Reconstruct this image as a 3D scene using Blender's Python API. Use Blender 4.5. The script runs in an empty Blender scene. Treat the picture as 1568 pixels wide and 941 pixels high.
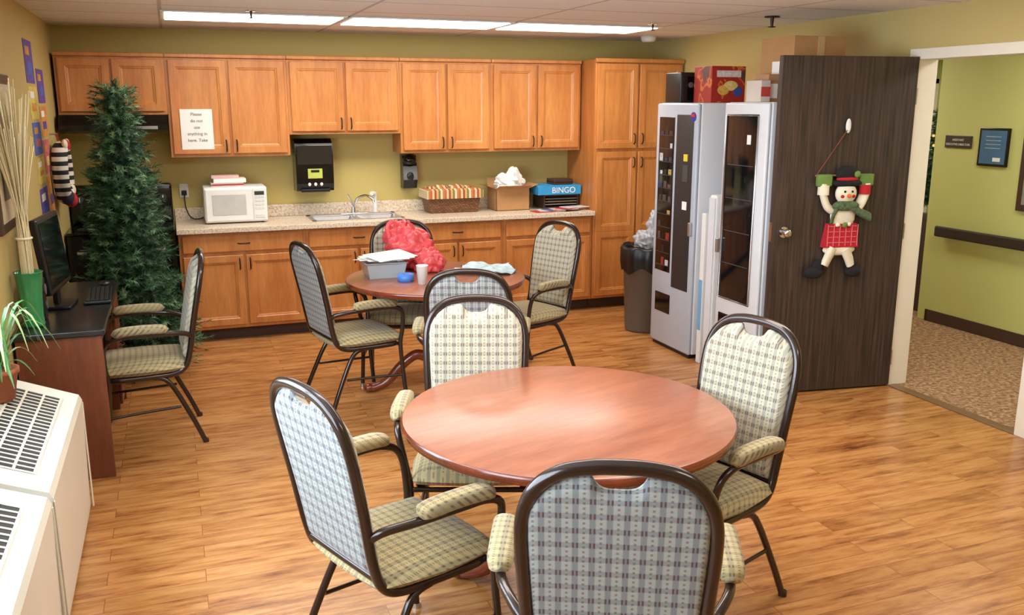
import bpy, bmesh, math, random
from mathutils import Vector, Matrix, noise as mnoise
random.seed(7)
S=bpy.context.scene
COL=bpy.context.collection
S.view_settings.view_transform='Standard'
S.view_settings.look='None'
pi=math.pi
def lin(c):
    r=[]
    for v in c:
        v=v/255.0
        r.append(v/12.92 if v<=.04045 else ((v+.055)/1.055)**2.4)
    return (r[0],r[1],r[2],1)
# ---------------------------------------------------------------- materials
MATS={}
def base(name):
    m=bpy.data.materials.new(name); m.use_nodes=True
    nt=m.node_tree; b=nt.nodes['Principled BSDF']; return m,nt,b
def nd(nt,t,**k):
    n=nt.nodes.new(t)
    for a,v in k.items(): setattr(n,a,v)
    return n
def coords(nt,scale=(1,1,1),kind='Object',rot=(0,0,0)):
    tc=nd(nt,'ShaderNodeTexCoord'); mp=nd(nt,'ShaderNodeMapping')
    mp.inputs['Scale'].default_value=scale; mp.inputs['Rotation'].default_value=rot
    nt.links.new(tc.outputs[kind],mp.inputs['Vector']); return mp.outputs['Vector']
def noise(nt,vec,scale,detail=3,rough=.5):
    n=nd(nt,'ShaderNodeTexNoise'); n.inputs['Scale'].default_value=scale; n.inputs['Detail'].default_value=detail
    n.inputs['Roughness'].default_value=rough
    nt.links.new(vec,n.inputs['Vector']); return n.outputs['Fac']
def mix(nt,fac,a,b,blend='MIX'):
    n=nd(nt,'ShaderNodeMix',data_type='RGBA',blend_type=blend)
    for s,v in ((0,fac),(6,a),(7,b)):
        if isinstance(v,(int,float)): n.inputs[s].default_value=v
        elif isinstance(v,tuple): n.inputs[s].default_value=v
        else: nt.links.new(v,n.inputs[s])
    return n.outputs[2]
def ramp(nt,fac,stops):
    r=nd(nt,'ShaderNodeValToRGB'); e=r.color_ramp.elements
    e[0].position=stops[0][0]; e[0].color=stops[0][1]; e[1].position=stops[-1][0]; e[1].color=stops[-1][1]
    for p,c in stops[1:-1]:
        x=e.new(p); x.color=c
    nt.links.new(fac,r.inputs['Fac']); return r.outputs['Color']
def mth(nt,op,a,b=None,c=None):
    n=nd(nt,'ShaderNodeMath',operation=op)
    for i,v in enumerate((a,b,c)):
        if v is None: continue
        if isinstance(v,(int,float)): n.inputs[i].default_value=v
        else: nt.links.new(v,n.inputs[i])
    return n.outputs[0]
def bump(nt,b,h,st=.2,dist=.01):
    n=nd(nt,'ShaderNodeBump'); n.inputs['Strength'].default_value=st; n.inputs['Distance'].default_value=dist
    nt.links.new(h,n.inputs['Height']); nt.links.new(n.outputs[0],b.inputs['Normal'])
def M(name,rgb,rough=.5,metal=0,ns=12,amt=.08,bmp=0,emit=0,trans=0,coat=0,alpha=1):
    if name in MATS: return MATS[name]
    m,nt,b=base(name); c=lin(rgb)
    v=coords(nt); f=noise(nt,v,ns)
    d=tuple(x*(1-amt*2) for x in c[:3])+(1,); u=tuple(min(1,x*(1+amt)) for x in c[:3])+(1,)
    cc=mix(nt,f,d,u); nt.links.new(cc,b.inputs['Base Color'])
    b.inputs['Roughness'].default_value=rough; b.inputs['Metallic'].default_value=metal
    if bmp: bump(nt,b,noise(nt,v,ns*6),bmp,.004)
    if emit:
        b.inputs['Emission Color'].default_value=c; b.inputs['Emission Strength'].default_value=emit
    if trans: b.inputs['Transmission Weight'].default_value=trans
    if coat: b.inputs['Coat Weight'].default_value=coat
    MATS[name]=m; return m
def wood(name,c1,c2,scale=(1,12,1),rough=.4,ns=3,coat=0,kind='Object'):
    m,nt,b=base(name); v=coords(nt,scale,kind)
    f=noise(nt,v,ns,5,.6); f2=noise(nt,v,ns*5,3)
    c=ramp(nt,f,[(.3,lin(c1)),(.7,lin(c2))])
    g=ramp(nt,f2,[(.35,(.78,.78,.78,1)),(.6,(1,1,1,1))])
    nt.links.new(mix(nt,.6,c,g,'MULTIPLY'),b.inputs['Base Color'])
    b.inputs['Roughness'].default_value=rough; b.inputs['Coat Weight'].default_value=coat
    b.inputs['Coat Roughness'].default_value=.25
    MATS[name]=m; return m
maple=wood('honey_maple',(190,116,56),(214,144,78),(5,5,.7),.36,2.2,.25)
maple_d=wood('honey_maple_side',(174,104,50),(200,130,68),(5,5,.7),.42,2.2,.1)
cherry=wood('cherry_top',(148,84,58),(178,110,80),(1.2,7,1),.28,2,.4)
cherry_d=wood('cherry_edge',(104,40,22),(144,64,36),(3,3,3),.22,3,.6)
deskw=wood('desk_cherry',(98,50,32),(128,70,44),(4,4,.6),.35,3,.2)
doorw=wood('dark_door_wood',(30,21,18),(82,64,54),(22,22,.8),.5,2.6,.0)
def floor_mat():
    m,nt,b=base('wood_plank_floor')
    v=coords(nt)
    br=nd(nt,'ShaderNodeTexBrick'); nt.links.new(v,br.inputs['Vector'])
    br.offset=.37; br.inputs['Scale'].default_value=1; br.inputs['Brick Width'].default_value=1.0; br.inputs['Row Height'].default_value=.105
    br.inputs['Mortar Size'].default_value=.0014; br.inputs['Bias'].default_value=0
    br.inputs['Color1'].default_value=(0,0,0,1); br.inputs['Color2'].default_value=(1,1,1,1); br.inputs['Mortar'].default_value=(.3,.3,.3,1)
    sc=nd(nt,'ShaderNodeVectorMath',operation='SCALE'); nt.links.new(br.outputs['Color'],sc.inputs[0]); sc.inputs['Scale'].default_value=7.0
    ad=nd(nt,'ShaderNodeVectorMath',operation='ADD'); nt.links.new(v,ad.inputs[0]); nt.links.new(sc.outputs[0],ad.inputs[1])
    mp=nd(nt,'ShaderNodeMapping'); mp.inputs['Scale'].default_value=(2.0,13,1); nt.links.new(ad.outputs[0],mp.inputs['Vector'])
    f=noise(nt,mp.outputs[0],1.5,6,.68)
    c=ramp(nt,f,[(.30,lin((122,70,34))),(.42,lin((172,112,60))),(.55,lin((196,138,80))),(.75,lin((210,158,100)))])
    mp2=nd(nt,'ShaderNodeMapping'); mp2.inputs['Scale'].default_value=(3.4,10,1); nt.links.new(ad.outputs[0],mp2.inputs['Vector'])
    f2=noise(nt,mp2.outputs[0],1.0,2,.5)
    kn=ramp(nt,f2,[(.62,(1,1,1,1)),(.75,(.56,.45,.37,1))])
    c=mix(nt,.8,c,kn,'MULTIPLY')
    tone=ramp(nt,br.outputs['Color'],[(0,(.80,.77,.71,1)),(1,(1.0,1.0,1.0,1))])
    c=mix(nt,1.0,c,tone,'MULTIPLY')
    c=mix(nt,br.outputs['Fac'],c,lin((130,78,40)))
    nt.links.new(c,b.inputs['Base Color'])
    b.inputs['Roughness'].default_value=.26
    MATS['floor']=m; return m
floorm=floor_mat()
def carpet_mat():
    m,nt,b=base('speckled_carpet'); v=coords(nt)
    f=noise(nt,v,34,3,.7); f2=noise(nt,v,9,2)
    c=ramp(nt,f,[(.38,lin((92,60,38))),(.5,lin((148,112,76))),(.60,lin((184,158,122)))])
    c=mix(nt,mth(nt,'MULTIPLY',f2,.6),c,lin((150,106,72))); nt.links.new(c,b.inputs['Base Color']); b.inputs['Roughness'].default_value=.95
    bump(nt,b,f,.5,.01); return m
carpet=carpet_mat()
def ceil_mat():
    m,nt,b=base('ceiling_tile'); v=coords(nt)
    br=nd(nt,'ShaderNodeTexBrick'); nt.links.new(v,br.inputs['Vector']); br.offset=0
    br.inputs['Scale'].default_value=1; br.inputs['Brick Width'].default_value=1.22; br.inputs['Row Height'].default_value=.61
    br.inputs['Mortar Size'].default_value=.012; br.inputs['Mortar Smooth'].default_value=0
    br.inputs['Color1'].default_value=lin((232,230,226)); br.inputs['Color2'].default_value=lin((238,236,232)); br.inputs['Mortar'].default_value=lin((194,190,184))
    n=noise(nt,v,90,2,.8); sp=ramp(nt,n,[(.33,(.6,.58,.55,1)),(.42,(1,1,1,1))])
    nt.links.new(mix(nt,.5,br.outputs['Color'],sp,'MULTIPLY'),b.inputs['Base Color']); b.inputs['Roughness'].default_value=.9
    return m
ceilm=ceil_mat()
def wall_mat(name,rgb):
    return M(name,rgb,.6,0,3,.03,.08)
olive=wall_mat('olive_wall_paint',(198,178,106))
olive2=wall_mat('tan_wall_paint',(196,174,110))
green=wall_mat('green_wall_paint',(198,199,124))
trimw=M('cream_trim',(236,226,206),.4,amt=.02)
def laminate():
    m,nt,b=base('speckled_laminate'); v=coords(nt)
    f=noise(nt,v,70,4,.75); f2=noise(nt,v,14,3)
    c=ramp(nt,f,[(.36,lin((168,142,118))),(.48,lin((220,204,180))),(.6,lin((238,226,208)))])
    c=mix(nt,mth(nt,'MULTIPLY',f2,.35),c,lin((200,174,144))); nt.links.new(c,b.inputs['Base Color']); b.inputs['Roughness'].default_value=.25
    return m
lam=laminate()
def fabric(name,base1,stripe,dash,edge,sA=.55,sB=.4,sX=.9):
    m,nt,b=base(name)
    tc=nd(nt,'ShaderNodeTexCoord'); sp=nd(nt,'ShaderNodeSeparateXYZ'); nt.links.new(tc.outputs['Object'],sp.inputs[0])
    u=sp.outputs[0]; w=mth(nt,'ADD',sp.outputs[1],sp.outputs[2])
    def stripes(s,per,ph,wid,soft=.07):
        a=mth(nt,'FRACT',mth(nt,'ADD',mth(nt,'DIVIDE',s,per),ph+50.0))
        d=mth(nt,'ABSOLUTE',mth(nt,'SUBTRACT',a,.5))
        return mth(nt,'SUBTRACT',1.0,mth(nt,'MINIMUM',1.0,mth(nt,'MAXIMUM',0.0,mth(nt,'DIVIDE',mth(nt,'SUBTRACT',d,wid),soft))))
    A=stripes(u,.037,0,.15); B=stripes(w,.030,.2,.15)
    A2=stripes(u,.037,.5,.04); B2=stripes(w,.0100,0,.20)
    A3=stripes(u,.00925,0,.22)
    n=noise(nt,coords(nt,(1,1,1)),260,2,.7)
    c=mix(nt,mth(nt,'MULTIPLY',n,.6),lin(base1),lin(edge))
    c=mix(nt,mth(nt,'MULTIPLY',A,sA),c,lin(stripe))
    c=mix(nt,mth(nt,'MULTIPLY',B,sB),c,lin(stripe))
    c=mix(nt,mth(nt,'MULTIPLY',mth(nt,'MULTIPLY',mth(nt,'MULTIPLY',A,B),A3),sX),c,lin(dash))
    c=mix(nt,mth(nt,'MULTIPLY',mth(nt,'MULTIPLY',A2,B2),.6),c,lin(dash))
    nt.links.new(c,b.inputs['Base Color']); b.inputs['Roughness'].default_value=.85
    b.inputs['Sheen Weight'].default_value=.2
    bump(nt,b,n,.25,.002); return m
fab_f=fabric('plaid_fabric_front',(198,188,162),(128,132,124),(110,78,62),(170,162,138),.6,.45,.95)
fab_s=fabric('plaid_fabric_seat',(190,170,122),(128,120,92),(98,74,48),(160,142,100),.6,.5,.8)  # same plaid as the front; warmer light on seats put into the colour
fab_b=fabric('plaid_fabric_rear',(166,168,160),(100,104,112),(88,52,48),(142,142,134),.65,.5,.95)  # same plaid again; cooler, dimmer light on rear faces put into the colour
frame=M('bronze_chair_frame',(54,38,31),.24,.4,20,.1,coat=.4)
black=M('black_plastic',(20,20,22),.35,amt=.05)
blackg=M('black_gloss',(12,12,14),.12,amt=.05)
white=M('white_plastic',(232,230,226),.35,amt=.02)
rad=M('cream_enamel',(226,220,204),.4,amt=.02)
machw=M('machine_white',(216,217,221),.35,amt=.02)
machg=M('machine_grey',(182,190,202),.35,.1,amt=.02)
metal=M('brushed_steel',(200,200,202),.28,.9,30,.05)
chrome=M('chrome',(210,210,212),.15,1,30,.02)
bronze=M('dark_bronze',(60,46,38),.35,.7)
card=M('cardboard',(180,134,86),.8,amt=.05)
paperm=M('white_paper',(238,236,230),.7,amt=.01)
greyp=M('grey_plastic',(104,96,88),.5)
# ---------------------------------------------------------------- builder
class B:
    def __init__(s): s.v=[];s.f=[];s.m=[];s.sm=[];s.mats=[]
    def mi(s,mat):
        if mat not in s.mats: s.mats.append(mat)
        return s.mats.index(mat)
    def add(s,vs,fs,mat,smooth=False,T=None):
        o=len(s.v); k=s.mi(mat)
        for p in vs:
            p=Vector(p)
            if T is not None: p=T@p
            s.v.append(tuple(p))
        for f in fs:
            s.f.append(tuple(i+o for i in f)); s.m.append(k); s.sm.append(smooth)
    def rb(s,x0,x1,y0,y1,z0,z1,mat,bev=.004,T=None,seg=2):
        if bev<=0:
            vs=[(x,y,z) for x in(x0,x1) for y in(y0,y1) for z in(z0,z1)]
            fs=[(0,1,3,2),(4,6,7,5),(0,4,5,1),(2,3,7,6),(0,2,6,4),(1,5,7,3)]
            s.add(vs,fs,mat,False,T); return
        bm=bmesh.new(); bmesh.ops.create_cube(bm,size=1)
        for v in bm.verts: v.co=Vector(((x0+x1)/2+v.co.x*(x1-x0),(y0+y1)/2+v.co.y*(y1-y0),(z0+z1)/2+v.co.z*(z1-z0)))
        bev=min(bev,.49*min(x1-x0,y1-y0,z1-z0))
        bmesh.ops.bevel(bm,geom=bm.edges[:],offset=bev,segments=seg,affect='EDGES',profile=.5)
        bm.verts.index_update()
        s.add([v.co[:] for v in bm.verts],[[v.index for v in f.verts] for f in bm.faces],mat,seg>2,T); bm.free()
    def cyl(s,p0,p1,r0,r1,mat,n=24,cap=True):
        p0=Vector(p0);p1=Vector(p1);d=(p1-p0).normalized()
        a=d.orthogonal().normalized(); b=d.cross(a)
        vs=[];fs=[]
        for p,r in((p0,r0),(p1,r1)):
            for i in range(n):
                t=2*pi*i/n; vs.append(p+(a*math.cos(t)+b*math.sin(t))*r)
        fs=[(i,(i+1)%n,n+(i+1)%n,n+i) for i in range(n)]
        s.add(vs,fs,mat,True)
        if cap: s.add(vs,[tuple(range(n))[::-1],tuple(range(n,2*n))],mat,False)
    def lathe(s,prof,mat,n=40,T=None,smooth=True):
        vs=[];fs=[]
        for r,z in prof:
            for i in range(n):
                t=2*pi*i/n; vs.append((r*math.cos(t),r*math.sin(t),z))
        for j in range(len(prof)-1):
            for i in range(n):
                a=j*n+i;b2=j*n+(i+1)%n; fs.append((a,b2,b2+n,a+n))
        s.add(vs,fs,mat,smooth,T)
    def tube(s,pts,r,mat,n=10,sub=6,closed=False,flat=1.0,smoothp=True,taper=None):
        P=[Vector(p) for p in pts]
        if smoothp and len(P)>2:
            Q=[]
            L=len(P)
            rng=range(L) if closed else range(L-1)
            for i in rng:
                if closed: a,b,c,d=P[(i-1)%L],P[i],P[(i+1)%L],P[(i+2)%L]
                else: a,b,c,d=P[max(i-1,0)],P[i],P[i+1],P[min(i+2,L-1)]
                for k in range(sub):
                    t=k/sub; Q.append(.5*((2*b)+(-a+c)*t+(2*a-5*b+4*c-d)*t*t+(-a+3*b-3*c+d)*t**3))
            if not closed: Q.append(P[-1])
            P=Q
        L=len(P); vs=[];fs=[]
        up=None
        for i in range(L):
            if closed: d=(P[(i+1)%L]-P[i-1]).normalized()
            else: d=(P[min(i+1,L-1)]-P[max(i-1,0)]).normalized()
            if up is None: up=d.orthogonal().normalized()
            up=(up-d*up.dot(d)).normalized(); b=d.cross(up)
            rr=r if taper is None else r+(taper-r)*i/(L-1)
            for k in range(n):
                t=2*pi*k/n; vs.append(P[i]+(up*math.cos(t)+b*math.sin(t)*flat)*rr)
        for i in range(L if closed else L-1):
            for k in range(n):
                a=i*n+k;b2=i*n+(k+1)%n; c=((i+1)%L)*n+(k+1)%n; d2=((i+1)%L)*n+k
                fs.append((a,b2,c,d2))
        s.add(vs,fs,mat,True)
        if not closed: s.add(vs,[tuple(range(n))[::-1],tuple(range((L-1)*n,L*n))],mat)
    def ell(s,c,r,mat,n=20,m=12,T=None):
        vs=[];fs=[]
        for j in range(m+1):
            ph=pi*j/m
            for i in range(n):
                t=2*pi*i/n; vs.append((c[0]+r[0]*math.sin(ph)*math.cos(t),c[1]+r[1]*math.sin(ph)*math.sin(t),c[2]+r[2]*math.cos(ph)))
        for j in range(m):
            for i in range(n):
                a=j*n+i;b=j*n+(i+1)%n; fs.append((a,a+n,b+n,b))
        s.add(vs,fs,mat,True,T)
    def door(s,x0,x1,z0,z1,y,mat,rings=((0,.019),(0,.003),(.003,0),(.052,0),(.058,.005),(.063,.005),(.074,.011))):
        vs=[];fs=[]
        for ins,dy in rings:
            vs+=[(x0+ins,y+dy,z0+ins),(x1-ins,y+dy,z0+ins),(x1-ins,y+dy,z1-ins),(x0+ins,y+dy,z1-ins)]
        for j in range(len(rings)-1):
            for i in range(4):
                a=j*4+i;b=j*4+(i+1)%4; fs.append((a,b,b+4,a+4))
        k=(len(rings)-1)*4; fs.append((k,k+1,k+2,k+3)); fs.append((3,2,1,0))
        s.add(vs,fs,mat)
    def prism(s,poly,y0,y1,mat,axis='y',T=None):
        n=len(poly); vs=[]
        for yy in(y0,y1):
            for a,b in poly:
                vs.append((a,yy,b) if axis=='y' else ((a,b,yy) if axis=='z' else (yy,a,b)))
        fs=[(i,(i+1)%n,n+(i+1)%n,n+i) for i in range(n)]+[tuple(range(n))[::-1],tuple(range(n,2*n))]
        s.add(vs,fs,mat,False,T)
    def mesh(s,name):
        me=bpy.data.meshes.new(name); me.from_pydata(s.v,[],s.f)
        for m in s.mats: me.materials.append(m)
        me.polygons.foreach_set('material_index',s.m); me.polygons.foreach_set('use_smooth',s.sm)
        me.update()
        bm=bmesh.new(); bm.from_mesh(me); bmesh.ops.recalc_face_normals(bm,faces=bm.faces[:]); bm.to_mesh(me); bm.free()
        return me
    def obj(s,name,loc=(0,0,0),rz=0,me=None,parent=None):
        me=me or s.mesh(name)
        o=bpy.data.objects.new(name,me); o.location=loc; o.rotation_euler=(0,0,rz); COL.objects.link(o)
        if parent: o.parent=parent
        return o
def text(body,size,loc,rot,mat,parent,name='lettering',ext=.0008,align='CENTER'):
    c=bpy.data.curves.new(name,'FONT'); c.body=body; c.size=size; c.extrude=ext; c.align_x=align; c.materials.append(mat)
    o=bpy.data.objects.new(name,c); o.location=loc; o.rotation_euler=rot; COL.objects.link(o)
    o.parent=parent; return o
# ---------------------------------------------------------------- room
XL=-.787; XR=4.4265; YB=7.93; ZC=2.44; YF=-1.8; YW=YB-.004
b=B(); b.rb(XL-.1,XR,YF-.1,YB+.1,-.1,0,floorm,0); b.obj('floor')
b=B(); b.rb(XR,9.6,-.5,9.0,-.1,-.001,carpet,0); b.obj('floor_hallway')
b=B(); b.rb(XL-.1,9.6,YF-.1,9.0,ZC,ZC+.1,ceilm,0); b.obj('ceiling')
b=B(); b.rb(XL-.1,XR+.13,YB,YB+.1,0,ZC,olive,0); b.obj('wall_back')
b=B(); b.rb(XL-.1,XR+.13,YF-.1,YF,0,ZC,olive,0); b.obj('wall_front')
b=B()
WY0,WY1,WZ0,WZ1=.6,4.3,.95,2.15
b.rb(XL-.1,XL,YF,WY0,0,ZC,olive2,0); b.rb(XL-.1,XL,WY1,YB,0,ZC,olive2,0)
b.rb(XL-.1,XL,WY0,WY1,0,WZ0,olive2,0); b.rb(XL-.1,XL,WY0,WY1,WZ1,ZC,olive2,0); b.obj('wall_left')
b=B()
for y in(WY0,WY0+1.2,WY0+2.45,WY1-.05): b.rb(XL-.08,XL-.02,y,y+.05,WZ0,WZ1,trimw,.004)
b.rb(XL-.08,XL-.02,WY0,WY1,WZ0,WZ0+.05,trimw,.004); b.rb(XL-.08,XL-.02,WY0,WY1,WZ1-.05,WZ1,trimw,.004); b.obj('window_1')
OY0,OY1,OZ=3.53,4.56,2.135
b=B(); b.rb(XR,XR+.13,YF,OY0,0,ZC,olive2,0); b.rb(XR,XR+.13,OY1,YB,0,ZC,olive2,0); b.rb(XR,XR+.13,OY0,OY1,OZ,ZC,olive2,0); b.obj('wall_right')
b=B()
b.rb(XR-.015,XR+.145,OY1-.02,OY1+.055,0,OZ,trimw,.003); b.rb(XR-.015,XR+.145,OY0-.055,OY0+.02,0,OZ,trimw,.003)
b.rb(XR-.015,XR+.145,OY0-.055,OY1+.055,OZ-.01,OZ+.055,trimw,.003); b.obj('trim_door_casing')
XH=6.113
b=B(); b.rb(XH,XH+.1,-.5,5.92,0,ZC,green,0); b.obj('wall_hall_side')
b=B(); b.rb(XH,9.6,5.92,6.02,0,ZC,green,0); b.obj('wall_hall_return')
b=B(); b.rb(XR,9.6,8.9,9.0,0,ZC,green,0); b.obj('wall_hall_end')
b=B(); b.rb(9.5,9.6,6.0,9.0,0,ZC,green,0); b.obj('wall_hall_far')
b=B(); b.rb(XR,XH+.1,-.6,-.5,0,ZC,green,0); b.obj('wall_hall_near')
base_d=M('dark_baseboard',(70,48,36),.5)
b=B(); b.rb(XH-.012,XH,-.5,5.93,0,.10,base_d,.002); b.rb(XH-.012,9.5,5.908,5.92,0,.10,base_d,.002); b.obj('baseboard_hall')
b=B(); b.rb(XR-.012,XR,YF,OY0-.06,0,.10,base_d,.002); b.rb(XR-.012,XR,OY1+.06,7.28,0,.10,base_d,.002); b.obj('baseboard_right')
b=B(); b.rb(XL,XL+.012,4.4,4.7,0,.10,base_d,.002); b.rb(XL,XL+.012,6.1,7.25,0,.10,base_d,.002); b.obj('baseboard_left')
b=B(); b.rb(XR-.02,XR+.06,OY0+.02,OY1-.02,0,.006,M('threshold_strip',(120,88,60),.4),.002); b.obj('trim_threshold')
b=B(); hr=M('dark_handrail',(52,40,36),.35)
b.rb(XH-.075,XH-.045,1.0,5.86,.755,.845,hr,.012)
for y in(1.5,2.7,3.9,5.1,5.7): b.rb(XH-.05,XH,y,y+.05,.775,.825,hr,.004)
b.obj('hall_handrail')
# ceiling troffers
glow=bpy.data.materials.new('fluorescent_diffuser'); glow.use_nodes=True
g=glow.node_tree.nodes['Principled BSDF']; g.inputs['Base Color'].default_value=(.9,.9,.9,1)
g.inputs['Emission Color'].default_value=(1,.965,.90,1); g.inputs['Emission Strength'].default_value=11.8
def troffer(x,y,w=1.2,d=.6):
    b=B()
    b.rb(x,x+w,y,y+d,ZC-.012,ZC-.002,white,.002)
    b.rb(x+.03,x+w-.03,y+.03,y+d-.03,ZC-.016,ZC-.0125,glow,0)
    b.obj('ceiling_light')
for x in(0.0,1.22,2.44): troffer(x,6.38)
for x in(0.0,1.22,2.44): troffer(x,2.9)
troffer(1.5,.2)
troffer(5.0,3.6,.6,1.2); troffer(5.0,6.4,.6,1.2); troffer(5.0,1.0,.6,1.2); troffer(7.6,7.2)
def area(name,loc,rot,sx,sy,e,col):
    l=bpy.data.lights.new(name,'AREA'); l.shape='RECTANGLE'; l.size=sx; l.size_y=sy; l.energy=e; l.color=col
    o=bpy.data.objects.new(name,l); o.location=loc; o.rotation_euler=rot; COL.objects.link(o)
area('daylight_window',(XL-.25,2.45,1.55),(0,-pi/2,0),1.25,3.7,200,(.68,.84,1.0))
w=bpy.data.worlds.new('sky'); S.world=w; w.use_nodes=True
w.node_tree.nodes['Background'].inputs[0].default_value=(.7,.85,1,1); w.node_tree.nodes['Background'].inputs[1].default_value=1.0
# ---------------------------------------------------------------- cabinets
def pull_v(b,x,z,y,l=.09):
    b.tube([(x,y,z-l/2),(x,y-.022,z-l/2+.012),(x,y-.026,z),(x,y-.022,z+l/2-.012),(x,y,z+l/2)],.0055,bronze,8,5)
def pull_h(b,x,z,y,l=.09):
    b.tube([(x-l/2,y,z),(x-l/2+.012,y-.022,z),(x,y-.026,z),(x+l/2-.012,y-.022,z),(x+l/2,y,z)],.0055,bronze,8,5)
YU=7.60
def upper(x0,x1,z0,z1=2.225,hz=None):
    b=B(); b.rb(x0,x1,YU+.02,YW,z0,z1,maple_d,.002)
    b.door(x0+.0,x1,z0,z1,YU+.012,maple,((0,.01),(0,0)))
    mid=(x0+x1)/2; g=.022
    b.door(x0+g,mid-.010,z0+.024,z1-.038,YU-.010,maple); b.door(mid+.010,x1-g,z0+.024,z1-.038,YU-.010,maple)
    pull_v(b,mid-.04,z0+.085,YU-.010); pull_v(b,mid+.04,z0+.085,YU-.010)
    b.rb(x0,x1,YU-.014,YU+.02,z1-.022,z1+.008,maple,.006)
    return b.obj('upper_cabinet')
upper(-.765,.0,1.775); upper(.002,.915,1.445); upper(.917,1.84,1.612); upper(1.842,2.655,1.445); upper(2.657,3.515,1.445)
YC=7.33
def basecab(x0,x1):
    b=B(); b.rb(x0,x1,YC+.02,YW,.10,.873,maple_d,.002); b.rb(x0,x1,YC+.085,YW,.0,.10,base_d,0)
    b.door(x0,x1,.10,.873,YC+.012,maple,((0,.01),(0,0)))
    mid=(x0+x1)/2; g=.024
    b.door(x0+g,x1-g,.718,.85,YC-.010,maple,((0,.021),(0,.005),(.008,0)))
    pull_h(b,mid,.785,YC-.010)
    b.door(x0+g,mid-.010,.128,.69,YC-.010,maple); b.door(mid+.010,x1-g,.128,.69,YC-.010,maple)
    pull_v(b,mid-.04,.62,YC-.010); pull_v(b,mid+.04,.62,YC-.010)
    return b.obj('base_cabinet')
for a,c in((0,.965),(.967,1.828),(1.83,2.668),(2.67,3.528)): basecab(a,c)
b=B(); x0,x1=3.535,4.415
b.rb(x0,x1,YC+.02,YW,.10,2.235,maple_d,.002); b.rb(x0,x1,YC+.085,YW,0,.10,base_d,0)
b.door(x0,x1,.10,2.235,YC+.012,maple,((0,.01),(0,0)))
mid=3.96
for a,c in((x0+.02,mid-.010),(mid+.010,x1-.02)):
    b.door(a,c,1.465,2.20,YC-.010,maple); b.door(a,c,.125,.72,YC-.010,maple); b.door(a,c,.72,1.435,YC-.010,maple)
for s_ in(-.04,.04):
    pull_v(b,mid+s_,1.55,YC-.010); pull_v(b,mid+s_,1.34,YC-.010)
b.rb(x0-.004,x1,YC-.014,YC+.02,2.21,2.245,maple,.006)
b.obj('pantry_cabinet')
sx0,sx1,sy0,sy1=1.06,1.80,7.44,7.83
b=B(); z0,z1=.875,.915; f0=7.285
b.rb(-.01,sx0,f0,YW,z0,z1,lam,.004); b.rb(sx1,3.532,f0,YW,z0,z1,lam,.004)
b.rb(sx0,sx1,f0,sy0,z0,z1,lam,.004); b.rb(sx0,sx1,sy1,YW,z0,z1,lam,.004)
b.rb(-.01,3.532,YW-.02,YW,z1,z1+.10,lam,.004)
b.obj('countertop')
b=B()
ss=metal
b.rb(sx0-.015,sx1+.015,sy0-.015,sy0+.012,.915,.921,ss,.003); b.rb(sx0-.015,sx1+.015,sy1-.06,sy1+.015,.915,.921,ss,.003)
b.rb(sx0-.015,sx0+.02,sy0-.015,sy1+.015,.915,.921,ss,.003); b.rb(sx1-.02,sx1+.015,sy0-.015,sy1+.015,.915,.921,ss,.003)
mx=(sx0+sx1)/2; b.rb(mx-.02,mx+.02,sy0,sy1,.915,.921,ss,.003)
for a,c in((sx0+.01,mx-.01),(mx+.01,sx1-.01)):
    t=.03; yy0,yy1=sy0+.008,sy1-.05
    top=[(a,yy0,.918),(c,yy0,.918),(c,yy1,.918),(a,yy1,.918)]; bot=[(a+t,yy0+t,.882),(c-t,yy0+t,.882),(c-t,yy1-t,.882),(a+t,yy1-t,.882)]
    b.add(top+bot,[(0,1,5,4),(1,2,6,5),(2,3,7,6),(3,0,4,7),(4,5,6,7)],ss)
    b.cyl(((a+c)/2,(yy0+yy1)/2,.882),((a+c)/2,(yy0+yy1)/2,.884),.035,.035,black)
fx=mx+.02; fy=sy1-.025
b.rb(fx-.12,fx+.12,fy-.03,fy+.03,.921,.932,chrome,.008,seg=3)
b.cyl((fx,fy,.93),(fx,fy,.98),.022,.018,chrome)
b.tube([(fx,fy,.97),(fx+.03,fy-.02,1.05),(fx+.09,fy-.08,1.085),(fx+.14,fy-.13,1.06),(fx+.15,fy-.14,1.03)],.011,chrome)
b.tube([(fx,fy,.98),(fx-.01,fy,1.02),(fx-.05,fy-.01,1.09)],.008,chrome)
b.cyl((fx+.19,fy,.93),(fx+.19,fy,1.06),.02,.018,white); b.tube([(fx+.19,fy,1.06),(fx+.19,fy-.01,1.09),(fx+.15,fy-.07,1.10)],.017,white)
b.obj('kitchen_sink')
# stove & hood
b=B()
b.rb(-.77,-.02,7.29,7.90,.03,.905,blackg,.006); b.rb(-.77,-.02,7.27,7.9,.905,.925,blackg,.006)
b.rb(-.74,-.05,7.265,7.29,.30,.74,blackg,.008); b.rb(-.74,-.05,7.265,7.29,.06,.26,black,.008)
b.tube([(-.70,7.265,.78),(-.70,7.23,.78),(-.40,7.225,.78),(-.10,7.23,.78),(-.10,7.265,.78)],.011,metal,smoothp=False)
b.rb(-.77,-.02,7.80,7.92,.92,1.23,blackg,.02,seg=3)
for i,x in enumerate((-.70,-.60,-.19,-.09)):
    b.cyl((x,7.80,1.12),(x,7.77,1.12),.028,.024,M('knob_grey',(70,70,72),.3)); b.rb(x-.003,x+.003,7.765,7.772,1.105,1.14,white,0)
b.rb(-.5,-.28,7.795,7.802,1.06,1.15,M('oven_display',(30,60,60),.2),.002)
for x,y,r in((-.6,7.42,.1),(-.2,7.42,.08),(-.6,7.66,.08),(-.2,7.66,.1)):
    for rr in(r,r*.7,r*.4): b.tube([(x+rr*math.cos(t*pi/6),y+rr*math.sin(t*pi/6),.932) for t in range(12)],.005,black,6,2,closed=True)
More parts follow.
